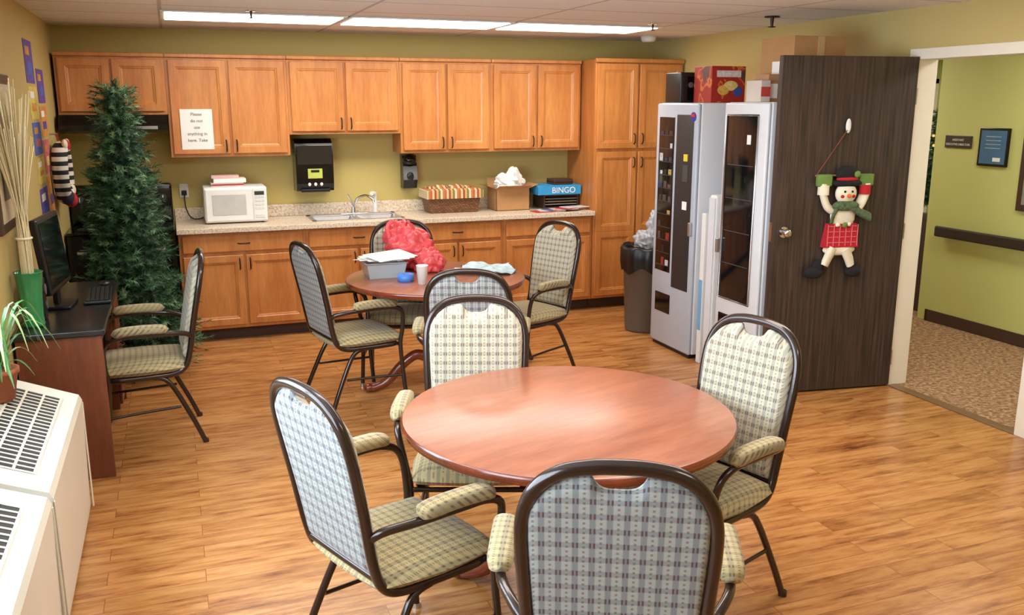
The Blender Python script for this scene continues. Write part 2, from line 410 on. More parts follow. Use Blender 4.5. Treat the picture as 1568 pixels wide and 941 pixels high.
for x in(-.72,-.07):
    for y in(7.34,7.85): b.cyl((x,y,0),(x,y,.03),.02,.02,black,10)
b.obj('electric_range')
b=B()
b.prism([(7.44,1.66),(7.44,1.70),(7.50,1.772),(YW,1.772),(YW,1.64),(7.50,1.64)],-.76,-.005,blackg,'x')
b.rb(-.25,-.08,7.436,7.442,1.668,1.692,metal,.001); b.obj('range_hood')
# ---------------------------------------------------------------- counter items
b=B(); x0,x1,y0,y1,z0=.215,.70,7.53,7.88,.925
b.rb(x0,x1,y0,y1,z0,z0+.28,white,.012,seg=3)
b.rb(x0+.01,x1-.115,y0-.012,y0+.002,z0+.012,z0+.268,white,.006)
b.rb(x0+.06,x1-.165,y0-.015,y0-.010,z0+.06,z0+.225,M('microwave_window',(196,196,190),.25),.003)
b.rb(x1-.108,x1-.012,y0-.008,y0+.002,z0+.012,z0+.268,white,.004)
b.rb(x1-.098,x1-.022,y0-.011,y0-.006,z0+.215,z0+.245,M('mw_display',(60,66,60),.2),.001)
for r_ in range(4):
    for c_ in range(3): b.rb(x1-.095+.026*c_,x1-.075+.026*c_,y0-.011,y0-.006,z0+.19-.03*r_,z0+.208-.03*r_,M('mw_button',(216,214,208),.4),.001)
b.rb(x1-.095,x1-.025,y0-.012,y0-.006,z0+.03,z0+.06,M('mw_button',(216,214,208),.4),.002)
for x in(x0+.04,x1-.04):
    for y in(y0+.04,y1-.04): b.cyl((x,y,.916),(x,y,z0+.002),.012,.012,black,10)
b.obj('microwave_oven')
b=B(); redp=M('red_print',(200,70,60),.6)
b.rb(.28,.53,7.62,7.80,1.206,1.235,paperm,.002); b.rb(.28,.53,7.618,7.62,1.212,1.225,redp,0)
b.rb(.30,.55,7.60,7.78,1.236,1.268,paperm,.002); b.rb(.285,.50,7.64,7.80,1.269,1.292,M('pink_box',(214,176,170),.6),.002)
b.obj('tea_box_stack')
b=B(); b.rb(.04,.11,YW-.006,YW,1.10,1.215,white,.003); b.rb(.055,.095,YB-.03,YB-.006,1.12,1.16,black,.005)
b.tube([(.075,YB-.03,1.135),(.08,YB-.06,1.02),(.12,YB-.07,.935),(.2,YB-.06,.93),(.25,YB-.055,.96)],.005,black); b.obj('wall_outlet')
b=B(); b.rb(.085,.325,YU-.0125,YU-.0105,1.505,1.815,paperm,0); o=b.obj('paper_notice')
ink=M('ink',(70,70,76),.7)
for i,t in enumerate(('Please','do not','use','anything in','here. Take')): text(t,.034,(.205,YU-.0132,1.765-.05*i),(pi/2,0,0),ink,o)
b=B(); 
b.prism([(YW,1.13),(7.72,1.14),(7.70,1.20),(7.70,1.45),(7.73,1.54),(7.79,1.57),(YW,1.57)],.965,1.275,blackg,'x')
b.rb(.975,1.265,7.69,7.702,1.36,1.52,M('smoke_plastic',(40,36,36),.1),.004)
b.rb(1.06,1.18,7.692,7.70,1.245,1.325,M('label_green',(190,200,90),.5),.001); b.rb(1.085,1.155,7.690,7.693,1.295,1.315,black,0)
b.rb(1.0,1.24,7.695,7.72,1.13,1.155,black,.004)
for x in(1.07,1.12,1.17): b.ell((x,7.698,1.195),(.013,.004,.015),white,10,8)
b.obj('paper_towel_dispenser')
b=B(); b.prism([(YW,1.12),(7.83,1.125),(7.80,1.20),(7.82,1.32),(7.85,1.41),(YW,1.42)],1.905,2.03,blackg,'x')
b.ell((1.967,7.83,1.37),(.062,.06,.055),blackg); b.ell((1.967,7.80,1.23),(.03,.012,.04),M('smoke_plastic',(40,36,36),.1)); b.obj('soap_dispenser')
def wicker():
    m,nt,b_=base('wicker'); v=coords(nt)
    br=nd(nt,'ShaderNodeTexBrick'); br.inputs['Scale'].default_value=1; br.inputs['Brick Width'].default_value=.03; br.inputs['Row Height'].default_value=.014
    br.inputs['Mortar Size'].default_value=.002; br.inputs['Color1'].default_value=lin((110,70,40)); br.inputs['Color2'].default_value=lin((146,98,60)); br.inputs['Mortar'].default_value=lin((40,24,14))
    sp=nd(nt,'ShaderNodeSeparateXYZ'); nt.links.new(v,sp.inputs[0]); cb=nd(nt,'ShaderNodeCombineXYZ')
    nt.links.new(mth(nt,'ADD',sp.outputs[0],sp.outputs[1]),cb.inputs[0]); nt.links.new(sp.outputs[2],cb.inputs[1])
    nt.links.new(cb.outputs[0],br.inputs['Vector']); nt.links.new(br.outputs['Color'],b_.inputs['Base Color']); bump(nt,b_,br.outputs['Fac'],-.6,.01); return m
wick=wicker()
def stripes_mat(name,cols,per,axis=0):
    m,nt,b_=base(name); v=coords(nt); sp=nd(nt,'ShaderNodeSeparateXYZ'); nt.links.new(v,sp.inputs[0])
    a=mth(nt,'FRACT',mth(nt,'ADD',mth(nt,'DIVIDE',sp.outputs[axis],per),100.0))
    r=nd(nt,'ShaderNodeValToRGB'); r.color_ramp.interpolation='CONSTANT'; e=r.color_ramp.elements
    e[0].color=lin(cols[0]); e[1].position=1/len(cols); e[1].color=lin(cols[1])
    for i,c in enumerate(cols[2:],2): x=e.new(i/len(cols)); x.color=lin(c)
    nt.links.new(a,r.inputs[0]); nt.links.new(r.outputs[0],b_.inputs['Base Color']); b_.inputs['Roughness'].default_value=.85; return m
liner=stripes_mat('striped_liner',[(176,96,52),(206,184,140),(150,70,54),(200,160,96),(124,112,64),(214,198,160),(180,120,70)],.13)
def crumple(b,cx,cy,cz,r,mat,seed,n=14,m=9,sq=1.0,amp=.4,sm=False):
    rd=random.Random(seed); vs=[];fs=[]
    for j in range(m+1):
        ph=pi*j/m
        for i in range(n):
            t=2*pi*i/n; k=1-amp/2+amp*rd.random()
            vs.append((cx+r[0]*k*math.sin(ph)*math.cos(t),cy+r[1]*k*math.sin(ph)*math.sin(t),cz+r[2]*k*math.cos(ph)))
    for j in range(m):
        for i in range(n):
            a=j*n+i;c=j*n+(i+1)%n; fs.append((a,a+n,c+n,c))
    b.add(vs,fs,mat,sm)
def folded(b,cx,cy,cz,rx,ry,rz,mat,seed,zmin=-9,fr=2.1,amp=.42,oct=4):
    n,m=64,34; vs=[]
    for j in range(m+1):
        ph=pi*j/m
        for i in range(n):
            t=2*pi*i/n
            d=Vector((math.sin(ph)*math.cos(t),math.sin(ph)*math.sin(t),math.cos(ph)))
            q=mnoise.turbulence(d*fr+Vector((seed,0,0)),oct,True)
            k=.72+amp*q
            z=cz+rz*k*d.z
            vs.append((cx+rx*k*d.x,cy+ry*k*d.y,max(z,zmin+.001+.004*(i%2))))
    b.add(vs,[(j*n+i,(j+1)*n+i,(j+1)*n+(i+1)%n,j*n+(i+1)%n) for j in range(m) for i in range(n)],mat,True)
b=B(); cx,cy=2.31,7.72
def rr(hx,hy,z): return [(cx-hx,cy-hy,z),(cx+hx,cy-hy,z),(cx+hx,cy+hy,z),(cx-hx,cy+hy,z)]
vs=rr(.215,.11,.916)+rr(.24,.135,1.08)+rr(.225,.12,1.08)+rr(.20,.10,.93)
fs=[(0,1,2,3)]+[(i+4*k,(i+1)%4+4*k,(i+1)%4+4*k+4,i+4*k+4) for k in range(3) for i in range(4)]+[(12,13,14,15)]
b.add(vs,fs,wick)
b.tube(rr(.24,.135,1.075),.012,wick,8,closed=True,smoothp=False)
vs=rr(.256,.151,1.045)+rr(.256,.151,1.115)+rr(.22,.115,1.13)+rr(.20,.10,1.05)
b.add(vs,[(i+4*k,(i+1)%4+4*k,(i+1)%4+4*k+4,i+4*k+4) for k in range(3) for i in range(4)]+[(12,13,14,15)],liner)
folded(b,2.2,7.72,1.10,.11,.10,.06,liner,31); folded(b,2.38,7.73,1.10,.13,.10,.06,liner,32)
b.obj('wicker_basket')
def openbox(b,x0,x1,y0,y1,z0,z1,mat,flap=.1,seed=1):
    t=.004
    b.rb(x0,x1,y0,y1,z0,z0+t,mat,0); b.rb(x0,x1,y0,y0+t,z0,z1,mat,0); b.rb(x0,x1,y1-t,y1,z0,z1,mat,0); b.rb(x0,x0+t,y0,y1,z0,z1,mat,0); b.rb(x1-t,x1,y0,y1,z0,z1,mat,0)
    for (p,q,d) in(((x0,y0),(x1,y0),(0,-1)),((x1,y0),(x1,y1),(1,0)),((x1,y1),(x0,y1),(0,.3)),((x0,y1),(x0,y0),(-1,0))):
        up=.03 if d[1]!=.3 else .08
        e=.6*flap
        vs=[(p[0],p[1],z1),(q[0],q[1],z1),(q[0]+d[0]*e,q[1]+d[1]*e,z1+up),(p[0]+d[0]*e,p[1]+d[1]*e,z1+up)]
        vs+= [(a,b_,c-.003) for a,b_,c in vs]
        b.add(vs,[(0,1,2,3),(7,6,5,4),(0,4,5,1),(1,5,6,2),(2,6,7,3),(3,7,4,0)],mat)
b=B(); openbox(b,2.70,3.02,7.60,7.84,.916,1.115,card,.14)
crumple(b,2.85,7.72,1.13,(.12,.09,.07),paperm,3); crumple(b,2.90,7.70,1.20,(.07,.06,.09),paperm,5); crumple(b,2.80,7.70,1.18,(.08,.05,.06),paperm,8); crumple(b,2.95,7.71,1.16,(.06,.05,.05),paperm,9)
b.obj('cardboard_box')
b=B(); dk=M('dark_walnut',(70,46,36),.4)
b.rb(3.16,3.51,7.60,7.86,.916,.93,dk,.002); b.rb(3.16,3.51,7.60,7.86,1.03,1.045,dk,.002); b.rb(3.16,3.175,7.60,7.86,.93,1.03,dk,.001); b.rb(3.495,3.51,7.60,7.86,.93,1.03,dk,.001); b.rb(3.16,3.51,7.845,7.86,.93,1.03,dk,.001)
for z in(.95,.975,1.0): b.rb(3.175,3.495,7.61,7.84,z,z+.008,M('paper_grey',(150,130,110),.7),0)
b.obj('letter_tray')
b=B(); blue=M('blue_box_print',(52,152,206),.5)
b.rb(3.09,3.515,7.56,7.84,1.046,1.13,blue,.003); o=b.obj('bingo_game_box'); text('BINGO',.075,(3.34,7.558,1.062),(pi/2,0,0),paperm,o)
b=B(); b.rb(3.27,3.46,7.62,7.80,1.131,1.18,dk,.004); b.rb(3.27,3.46,7.617,7.803,1.15,1.156,bronze,0); b.obj('wooden_card_case')
b=B()
for i,(c,a) in enumerate((((210,60,60),.1),((236,230,220),-.15),((90,110,170),.3),((240,200,190),-.05),((200,40,50),.5),((240,236,230),.2))):
    T=Matrix.Translation((3.10+.06*i,7.42+.015*(i%3),.9165+.005*i))@Matrix.Rotation(a,4,'Z')
    b.rb(-.12,.12,-.07,.07,0,.004,M('magazine_%d'%i,c,.4,amt=.3,ns=30),0,T)
b.obj('magazine_pile')
# ---------------------------------------------------------------- tables
def table_mesh(R,H=.762):
    b=B()
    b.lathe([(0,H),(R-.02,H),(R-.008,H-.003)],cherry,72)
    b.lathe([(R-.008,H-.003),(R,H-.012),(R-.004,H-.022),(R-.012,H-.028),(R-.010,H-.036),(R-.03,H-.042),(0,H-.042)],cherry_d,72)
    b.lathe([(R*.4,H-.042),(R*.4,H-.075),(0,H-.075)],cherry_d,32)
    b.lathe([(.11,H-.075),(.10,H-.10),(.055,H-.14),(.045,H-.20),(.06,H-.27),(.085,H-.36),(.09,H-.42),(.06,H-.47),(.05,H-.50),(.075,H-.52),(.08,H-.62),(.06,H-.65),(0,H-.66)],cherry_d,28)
    for k in range(4):
        a=k*pi/2+.5; c,s_=math.cos(a),math.sin(a)
        prof=[(.05,.21),(.14,.24),(.24,.17),(.33,.07),(.42,.03),(.46,.035)]
        b.tube([(r*c,r*s_,z) for r,z in prof],.036,cherry_d,10,6,taper=.026)
        b.ell((.455*c,.455*s_,.03),(.035,.035,.03),cherry_d,12,8)
    return b.mesh('round_dining_table')
B().obj('round_dining_table',(1.277,2.831,0),.3,table_mesh(.605))
B().obj('round_dining_table',(1.55,5.549,0),.9,table_mesh(.582))
# ---------------------------------------------------------------- chairs
def ybk(z): return -.205-.115*max(0,(z-.45)/.55)**1.15
def wide(z): return .182+.020*min(1,max(0,(z-.49)/.34))
def pad_back(b):
    nu,nv=48,26
    def grid(side):
        vs=[]
        for j in range(nv+1):
            for i in range(nu+1):
                u=-1+2*i/nu; au=abs(u)
                arch=.858+.124*(max(0,1-au**2.8))**.5
                notch=.036*max(0,1-(abs(u)/.30)**4) if au<.30 else 0
                zt=arch-notch
                z=.475+(zt-.475)*(j/nv)
                x=u*wide(z)
                e=min(1,(1-au)/.12); ev=min(1,min(j,nv-j)/nv/.08)
                k=math.sqrt(max(0,min(1,1-(1-e)**2)))*math.sqrt(max(0,min(1,1-(1-ev)**2)))
                y=ybk(z)+(side*(.004+.030*k) if side>0 else side*(.004+.014*k))
                vs.append((x,y,z))
        return vs
    W=nu+1
    F=grid(1); R=grid(-1)
    fs=[(j*W+i,j*W+i+1,(j+1)*W+i+1,(j+1)*W+i) for j in range(nv) for i in range(nu)]
    b.add(F,fs,fab_f,True); b.add(R,fs,fab_b,True)
    per=[i for i in range(W)]+[j*W+nu for j in range(1,nv+1)]+[nv*W+i for i in range(nu-1,-1,-1)]+[j*W for j in range(nv-1,0,-1)]
    n=len(per); vs=[F[i] for i in per]+[R[i] for i in per]
    b.add(vs,[(i,(i+1)%n,n+(i+1)%n,n+i) for i in range(n)],fab_b,True)
def chair_mesh():
    b=B(); pad_back(b)
    prof=[(0,1.0),(.065,.997),(.13,.982),(.178,.945),(.206,.885),(.212,.80),(.205,.66),(.197,.52)]
    right=[(x,ybk(z)-.004,z) for x,z in prof]+[(.197,-.19,.44),(.20,-.13,.405),(.205,0,.40),(.21,.14,.40),(.20,.19,.40)]
    left=[(-x,y,z) for x,y,z in right[1:]][::-1]
    b.tube(left+right,.0165,frame,12,6)
    b.tube([(-.19,ybk(.475),.468),(0,ybk(.475),.466),(.19,ybk(.475),.468)],.012,frame,8,3)
    nu=24
    def seat(sgn):
        vs=[]
        for j in range(nu+1):
            for i in range(nu+1):
                u=-1+2*i/nu; v=-1+2*j/nu
                x=u*.245*math.sqrt(1-.14*v*v*1.0); y=v*.235*math.sqrt(1-.16*u*u)
                x*= (1.0 if v>0 else 1-.08*abs(v))
                e=max(0,1-max(abs(u),abs(v))**5)
                vs.append((x,y-.0+.012,.440+(.042*e**.5+.008*(1-u*u)*(1-v*v) if sgn>0 else -.038*e**.6)))
        return vs
    W=nu+1; fs=[(j*W+i,j*W+i+1,(j+1)*W+i+1,(j+1)*W+i) for j in range(nu) for i in range(nu)]
    b.add(seat(1),fs,fab_s,True); b.add(seat(-1),fs,fab_s,True)
    for s_ in(-1,1):
        b.tube([(s_*.208,ybk(.60),.60),(s_*.235,-.20,.622),(s_*.275,-.11,.638),(s_*.290,.04,.643),(s_*.290,.13,.640),(s_*.285,.19,.618),(s_*.272,.212,.57),(s_*.252,.212,.48),(s_*.240,.205,.40),(s_*.242,.22,.2),(s_*.250,.24,.0)],.0135,frame,10,5)
        b.tube([(s_*.205,-.02,.395),(s_*.207,-.10,.36),(s_*.222,-.20,.16),(s_*.235,-.265,0)],.0135,frame,10,5)
        b.tube([(s_*.242,.218,.20),(s_*.23,.06,.21),(s_*.224,-.15,.22)],.008,frame,8,4)
        for fx_,fy_ in((.25,.24),(.235,-.265)): b.cyl((s_*fx_,fy_,0),(s_*fx_,fy_,.02),.017,.016,metal if fy_>0 else frame,12)
        n=14; vs=[];m=16
        for j in range(m+1):
            t=j/m; y=-.12+.29*t; e=math.sqrt(max(.0,1-(2*t-1)**8))
            zc=.664+.006*math.sin(pi*t)-.012*max(0,t-.8)*5*.5
            for i in range(n):
                a=2*pi*i/n; ca,sa=math.cos(a),math.sin(a)
                vs.append((s_*(.280+.010*t)+.034*e*math.copysign(abs(ca)**.7,ca),y,zc+.023*e*math.copysign(abs(sa)**.7,sa)))
        b.add(vs,[(j*n+i,j*n+(i+1)%n,(j+1)*n+(i+1)%n,(j+1)*n+i) for j in range(m) for i in range(n)],fab_s,True)
    b.tube([(-.21,.12,.395),(.21,.12,.395)],.011,frame,8,smoothp=False); b.tube([(-.21,-.05,.395),(.21,-.05,.395)],.011,frame,8,smoothp=False)
    b.tube([(-.24,.205,.395),(.24,.205,.395)],.011,frame,8,smoothp=False)
    b.v=[(x,y,z if z<.45 else .45+(z-.45)*1.075) for x,y,z in b.v]
    return b.mesh('dining_chair')
CM=chair_mesh()
def chair(x,y,fx,fy,k=1):
    o=B().obj('dining_chair',(x,y,0),math.atan2(-fx,fy),CM); o.scale=(k,k,k)
chair(1.01,1.93,.44,.90,1.04)
chair(.60,2.67,.934,.356,1.01)
chair(1.76,2.72,-.954,-.30)
chair(1.065,3.28,-.35,-.94)
chair(1.45,4.49,.36,.93)
chair(.99,5.48,.97,.22)
chair(1.40,5.93,-.3,-.95)
chair(2.23,5.66,-.93,-.36)
chair(-.215,5.29,-1,-.04)
# ---------------------------------------------------------------- items on far table
ZT=.763
b=B(); clear=M('frosted_plastic',(214,220,224),.2,trans=.5,amt=.01)
cx,cy=1.235,5.68
def rr2(hx,hy,z): return [(cx-hx,cy-hy,z),(cx+hx,cy-hy,z),(cx+hx,cy+hy,z),(cx-hx,cy+hy,z)]
vs=rr2(.11,.10,ZT)+rr2(.13,.12,ZT+.10)+rr2(.126,.116,ZT+.10)+rr2(.106,.096,ZT+.004)
b.add(vs,[(0,1,2,3)]+[(i+4*k,(i+1)%4+4*k,(i+1)%4+4*k+4,i+4*k+4) for k in range(3) for i in range(4)]+[(12,13,14,15)],clear)
b.tube(rr2(.132,.122,ZT+.098),.005,clear,6,closed=True,smoothp=False)
for i in range(4):
    T=Matrix.Translation((cx+.02*i-.02,cy-.01*i,ZT+.105+.010*i))@Matrix.Rotation(.3*i-.4,4,'Z')@Matrix.Rotation(.10*(i-1.5),4,'X')
    b.rb(-.16,.16,-.09,.09,0,.002,paperm,0,T)
b.obj('plastic_bin_of_papers')
redc=M('red_plastic_bag',(234,88,92),.32,amt=.12,ns=8)
b=B(); folded(b,1.50,5.90,ZT+.11,.17,.13,.17,redc,3.0,ZT,1.9,.40,3); folded(b,1.43,5.97,ZT+.19,.13,.10,.14,redc,7.0,ZT,1.9,.42,3); folded(b,1.56,5.76,ZT+.05,.12,.12,.11,redc,9.0,ZT,1.9,.4,3)
# gathered bag mouth with two loop handles
for s_ in(-1,1): b.tube([(1.43+s_*.02,5.93,ZT+.27),(1.41+s_*.05,5.91,ZT+.32),(1.40+s_*.08,5.90,ZT+.29),(1.42+s_*.09,5.90,ZT+.22)],.014,redc,10,5,flat=.35)
b.obj('red_plastic_bag')
b=B(); T=Matrix.Translation((1.40,5.32,0)); b.lathe([(.001,ZT),(.027,ZT),(.037,ZT+.115),(.039,ZT+.117),(.037,ZT+.119),(.035,ZT+.115),(.025,ZT+.006),(.001,ZT+.006)],white,24,T); b.obj('paper_cup')
b=B(); T=Matrix.Translation((1.33,5.46,0)); bt=M('blue_tape',(84,136,220),.4); b.lathe([(.028,ZT),(.052,ZT),(.052,ZT+.045),(.028,ZT+.045),(.028,ZT)],bt,28,T)
b.obj('tape_roll')
def cloth(name,cx,cy,z,sx,sy,mat,seed,amp=.02,rot=0):
    rd=random.Random(seed); n=24; vs=[]
    ph=[rd.random()*6 for _ in range(6)]
    for j in range(n+1):
        for i in range(n+1):
            u=i/n-.5;v=j/n-.5
            h=amp*(1+math.sin(9*u+ph[0]+4*v)*.5+math.sin(13*v+ph[1]-5*u)*.3+.2*math.sin(23*u+17*v))
            x=u*sx*(1+.15*math.sin(7*v+ph[2]));y=v*sy*(1+.15*math.sin(6*u+ph[3]))
            vs.append((cx+x*math.cos(rot)-y*math.sin(rot),cy+x*math.sin(rot)+y*math.cos(rot),z+h+.001))
    b=B(); W=n+1; b.add(vs,[(j*W+i,j*W+i+1,(j+1)*W+i+1,(j+1)*W+i) for j in range(n) for i in range(n)],mat,True)
    b.add([(x,y,max(z,w-.004)) for x,y,w in vs],[(j*W+i,(j+1)*W+i,(j+1)*W+i+1,j*W+i+1) for j in range(n) for i in range(n)],mat,True)
    return b.obj(name)
cloth('patterned_cloth',1.91,5.60,ZT,.36,.34,M('blue_print_cloth',(196,218,224),.8,amt=.35,ns=28),4,.022,-.3)
# ---------------------------------------------------------------- vending machines
XM=3.48
glassd=M('dark_glass',(14,16,20),.08,amt=.1)
shelfg=M('shelf_grey',(70,70,74),.4)
def machine(y0,y1,h,kind):
    b=B(); d=4.2
    b.rb(XM+.03,d,y0,y1,.03,h,machw,.01,seg=3)
    b.rb(XM,XM+.028,y0+.004,y1-.004,.03,h-.004,machw if kind==2 else machg,.012,seg=3)
    b.rb(XM+.02,d-.02,y0+.02,y1-.02,0,.03,black,0)
    if kind==1:
        ya,yb=y1-.05,y1-.27
        b.rb(XM-.004,XM+.004,yb,ya,.60,1.76,blackg,.012,seg=3)
        rd=random.Random(4)
        cols=[(150,50,46),(200,200,200),(50,60,96),(190,160,90),(90,74,66),(200,204,210),(34,34,40),(50,46,44),(30,30,34),(60,58,56)]
        for r_ in range(11):
            b.rb(XM-.006,XM-.003,yb+.015,ya-.015,.645+.098*r_,.649+.098*r_,shelfg,0)
            for c_ in range(3):
                if rd.random()<.75:
                    z=.652+.098*r_; y=yb+.02+.065*c_; k=rd.randrange(10)
                    b.rb(XM-.007,XM-.003,y,y+.03+.02*rd.random(),z,z+.025+.035*rd.random(),M('product_%d'%k,cols[k],.4,amt=.4,ns=60),0)
        b.rb(XM-.004,XM+.004,y0+.05,yb-.03,.50,1.78,M('dark_mesh',(46,44,46),.5,amt=.4,ns=120),.012,seg=3)
        b.rb(XM-.008,XM-.002,y0+.10,y0+.17,1.30,1.42,shelfg,.002); b.rb(XM-.010,XM-.002,y0+.11,y0+.16,1.45,1.50,M('label_yellow',(230,210,60),.4),.001)
        b.rb(XM-.008,XM-.002,y0+.10,y0+.16,1.10,1.16,paperm,.001)
        b.rb(XM-.03,XM-.002,y0+.012,y0+.036,.92,1.02,metal,.006)
        b.rb(XM-.005,XM+.004,y1-.29,y1-.07,.28,.43,blackg,.03,seg=4)
        b.cyl((XM-.006,y0+.06,1.765),(XM+.001,y0+.06,1.765),.033,.033,M('logo_blue',(40,50,150),.4)); b.rb(XM-.008,XM-.005,y0+.035,y0+.085,1.765,1.785,M('logo_red',(200,40,50),.4),0)
    else:
        b.rb(XM-.004,XM+.004,y0+.09,y1-.04,.55,1.79,glassd,.02,seg=3)
        for z in(.8,1.02,1.24,1.46): b.rb(XM-.007,XM-.003,y0+.12,y1-.07,z,z+.005,shelfg,0)
        b.rb(XM-.007,XM-.003,y0+.16,y0+.20,1.60,1.66,paperm,0)
        b.tube([(XM-.006,y0+.09,.56),(XM-.006,y0+.09,1.78),(XM-.006,y1-.04,1.78),(XM-.006,y1-.04,.56)],.006,metal,6,closed=True,smoothp=False)
        b.rb(XM-.005,XM+.004,y0+.14,y1-.05,.27,.45,blackg,.03,seg=4)
        b.rb(XM-.03,XM-.002,y1-.030,y1-.008,.86,.96,metal,.006)
    return b.obj('vending_machine')
machine(5.56,6.14,1.862,1); machine(4.76,5.24,1.866,2)
b=B(); b.rb(3.50,3.95,5.44,5.49,0,1.10,white,.008); b.rb(3.497,3.50,5.445,5.485,.25,.62,M('label_blue',(120,170,210),.5),0); b.obj('folded_board')
b=B(); b.rb(3.49,4.0,5.30,5.38,0,1.24,white,.012); b.rb(3.482,3.49,5.305,5.375,.02,1.22,machw,.002); b.obj('folding_table_panel')
b=B(); b.rb(3.52,3.78,5.88,6.10,1.863,2.08,black,.008,seg=3); b.rb(3.54,3.76,5.875,5.882,1.88,2.05,blackg,.004); b.cyl((3.6,5.876,1.99),(3.6,5.868,1.99),.02,.02,metal); b.obj('coffee_machine_box')
def printbox():
    m,nt,b_=base('snack_box_print'); v=coords(nt); f=noise(nt,v,7,2)
    r=nd(nt,'ShaderNodeValToRGB'); r.color_ramp.interpolation='CONSTANT'; e=r.color_ramp.elements
    e[0].color=lin((160,40,30)); e[1].position=.64; e[1].color=lin((90,60,50))
    for p_,c in((.56,(200,110,50)),(.60,(170,50,36))): x=e.new(p_); x.color=lin(c)
    nt.links.new(f,r.inputs[0]); nt.links.new(r.outputs[0],b_.inputs['Base Color']); b_.inputs['Roughness'].default_value=.45; return m
b=B(); b.rb(3.60,3.88,5.60,5.83,1.863,2.115,printbox(),.003)
for cx_,cz_,sx_,cm in((3.70,1.95,.05,(226,176,80)),(3.76,1.98,.06,(236,200,120)),(3.82,1.94,.04,(60,80,150))):
    b.ell((cx_,5.599,cz_),(sx_,.003,.035),M('chips_print_%d'%cm[0],cm,.5,amt=.3,ns=40),16,8)
b.rb(3.64,3.84,5.598,5.6,2.04,2.085,M('label_white_red',(226,210,200),.5,amt=.3,ns=40),0); b.obj('red_snack_box')
b=B(); b.rb(3.53,3.60,4.92,5.08,1.868,2.0,M('carton_pale',(214,200,186),.6),.002); b.rb(3.53,3.60,4.918,4.92,1.90,1.96,redp,0); b.rb(3.605,3.68,4.95,5.1,1.868,2.04,M('carton_brown',(176,130,92),.6),.002); b.rb(3.61,3.675,4.948,4.95,1.89,1.98,paperm,0); b.obj('small_carton')
b=B(); b.rb(3.70,4.10,4.84,5.18,1.868,2.27,card,.003); b.rb(3.70,4.10,4.838,5.182,2.268,2.272,card,0); b.rb(3.88,3.93,4.836,4.84,1.87,2.27,M('packing_tape',(196,162,114),.3),0)
b.rb(3.697,3.70,4.90,5.05,2.0,2.12,paperm,0); b.obj('cardboard_carton')
# trash can
b=B(); T=Matrix.Translation((3.62,6.50,0))
b.lathe([(.001,.0),(.15,.0),(.155,.02),(.185,.66),(.195,.665),(.195,.69),(.18,.69),(.15,.05),(.001,.04)],greyp,28,T)
vs=[];n=48
rd=random.Random(2)
prof=[(.198,.52),(.203,.60),(.205,.70),(.188,.72),(.165,.68),(.14,.5)]
for r,z in prof:
    for i in range(n):
        a=2*pi*i/n; k=.010*math.sin(a*9)+.006*rd.random(); vs.append((3.62+(r+k)*math.cos(a),6.5+(r+k)*math.sin(a),z+(.03*math.sin(5*a) if z==.52 else .008*math.sin(7*a))))
b.add(vs,[(j*n+i,j*n+(i+1)%n,(j+1)*n+(i+1)%n,(j+1)*n+i) for j in range(len(prof)-1) for i in range(n)],black,True)
wb=M('white_bag',(190,192,198),.4,trans=.2)
folded(b,3.64,6.5,.74,.13,.13,.11,wb,21,fr=2.2); folded(b,3.70,6.48,.85,.08,.08,.17,wb,22,fr=2.2)
b.obj('trash_can')
# ---------------------------------------------------------------- open door + snowman
DO=Vector((3.485,4.655,0)); DR=-.142
b=B(); W_=.93
b.rb(0,W_,0,.044,.012,2.14,doorw,.003)
kz,kx=1.07,.075
b.cyl((kx,0,kz),(kx,-.008,kz),.034,.034,chrome); b.cyl((kx,-.008,kz),(kx,-.04,kz),.012,.012,chrome); b.ell((kx,-.055,kz),(.028,.022,.028),chrome)
b.cyl((kx,.044,kz),(kx,.052,kz),.034,.034,chrome)
b.rb(-.0015,.0,.008,.036,kz-.06,kz+.06,chrome,0)
for z in(.2,1.05,1.9): b.cyl((W_+.006,.01,z-.05),(W_+.006,.01,z+.05),.007,.007,chrome,10)
b.obj('door_1',DO,DR)
cream=M('felt_cream',(232,222,196),.9,amt=.06,bmp=.3); redf=M('felt_red',(186,28,40),.9,amt=.1,bmp=.3); grf=M('felt_green',(110,140,66),.9,amt=.2,bmp=.3); blf=M('felt_black',(22,20,22),.9,amt=.1,bmp=.3); orf=M('felt_orange',(226,110,40),.8)
scarfm=M('knit_green',(96,116,80),.95,amt=.5,ns=60,bmp=.5)
b=B(); k=.00424
def P(px,py,y=-.02): return (.465+(px-1287)*k, y, 1.47-(py-262)*k)
def E(px,py,rx,rz,mat,y=-.025,ry=.022,rot=0):
    c=P(px,py,y); T=Matrix.Translation(c)@Matrix.Rotation(rot,4,'Y'); b.ell((0,0,0),(rx*k,ry,rz*k),mat,18,12,T)
E(1287,333,21,24,cream); b.add([P(1262,345,-.052),P(1308,345,-.052),P(1312,380,-.056),P(1256,380,-.056),P(1262,345,-.005),P(1308,345,-.005),P(1312,380,-.005),P(1256,380,-.005)],[(0,1,2,3),(0,4,5,1),(1,5,6,2),(2,6,7,3),(3,7,4,0)],redf)
gm=M('stitch_pink',(226,130,130),.9)
for r_ in range(4):
    for c_ in range(5):
        p=P(1261+c_*9.6,348+r_*8); b.rb(p[0],p[0]+.032,-.0585,-.055,p[2]-.003,p[2],gm,0)
for c_ in range(6):
    p=P(1260+c_*9.8,346); b.rb(p[0],p[0]+.003,-.0585,-.055,p[2]-.135,p[2],gm,0)
E(1275,346,4,3,cream,-.06,.006)
for sx in(-1,1):
    b.tube([P(1284+sx*10,382,-.03),P(1284+sx*17,396,-.03),P(1284+sx*22,408,-.03)],.052,cream,14,5,flat=.55,taper=.042)
E(1284,384,27,9,cream,-.03,.026)
E(1252,410,10,12,blf,rot=.3); E(1244,418,16,9,blf,-.035,.03); E(1307,408,10,11,blf); E(1310,418,13,9,blf,-.035,.03)
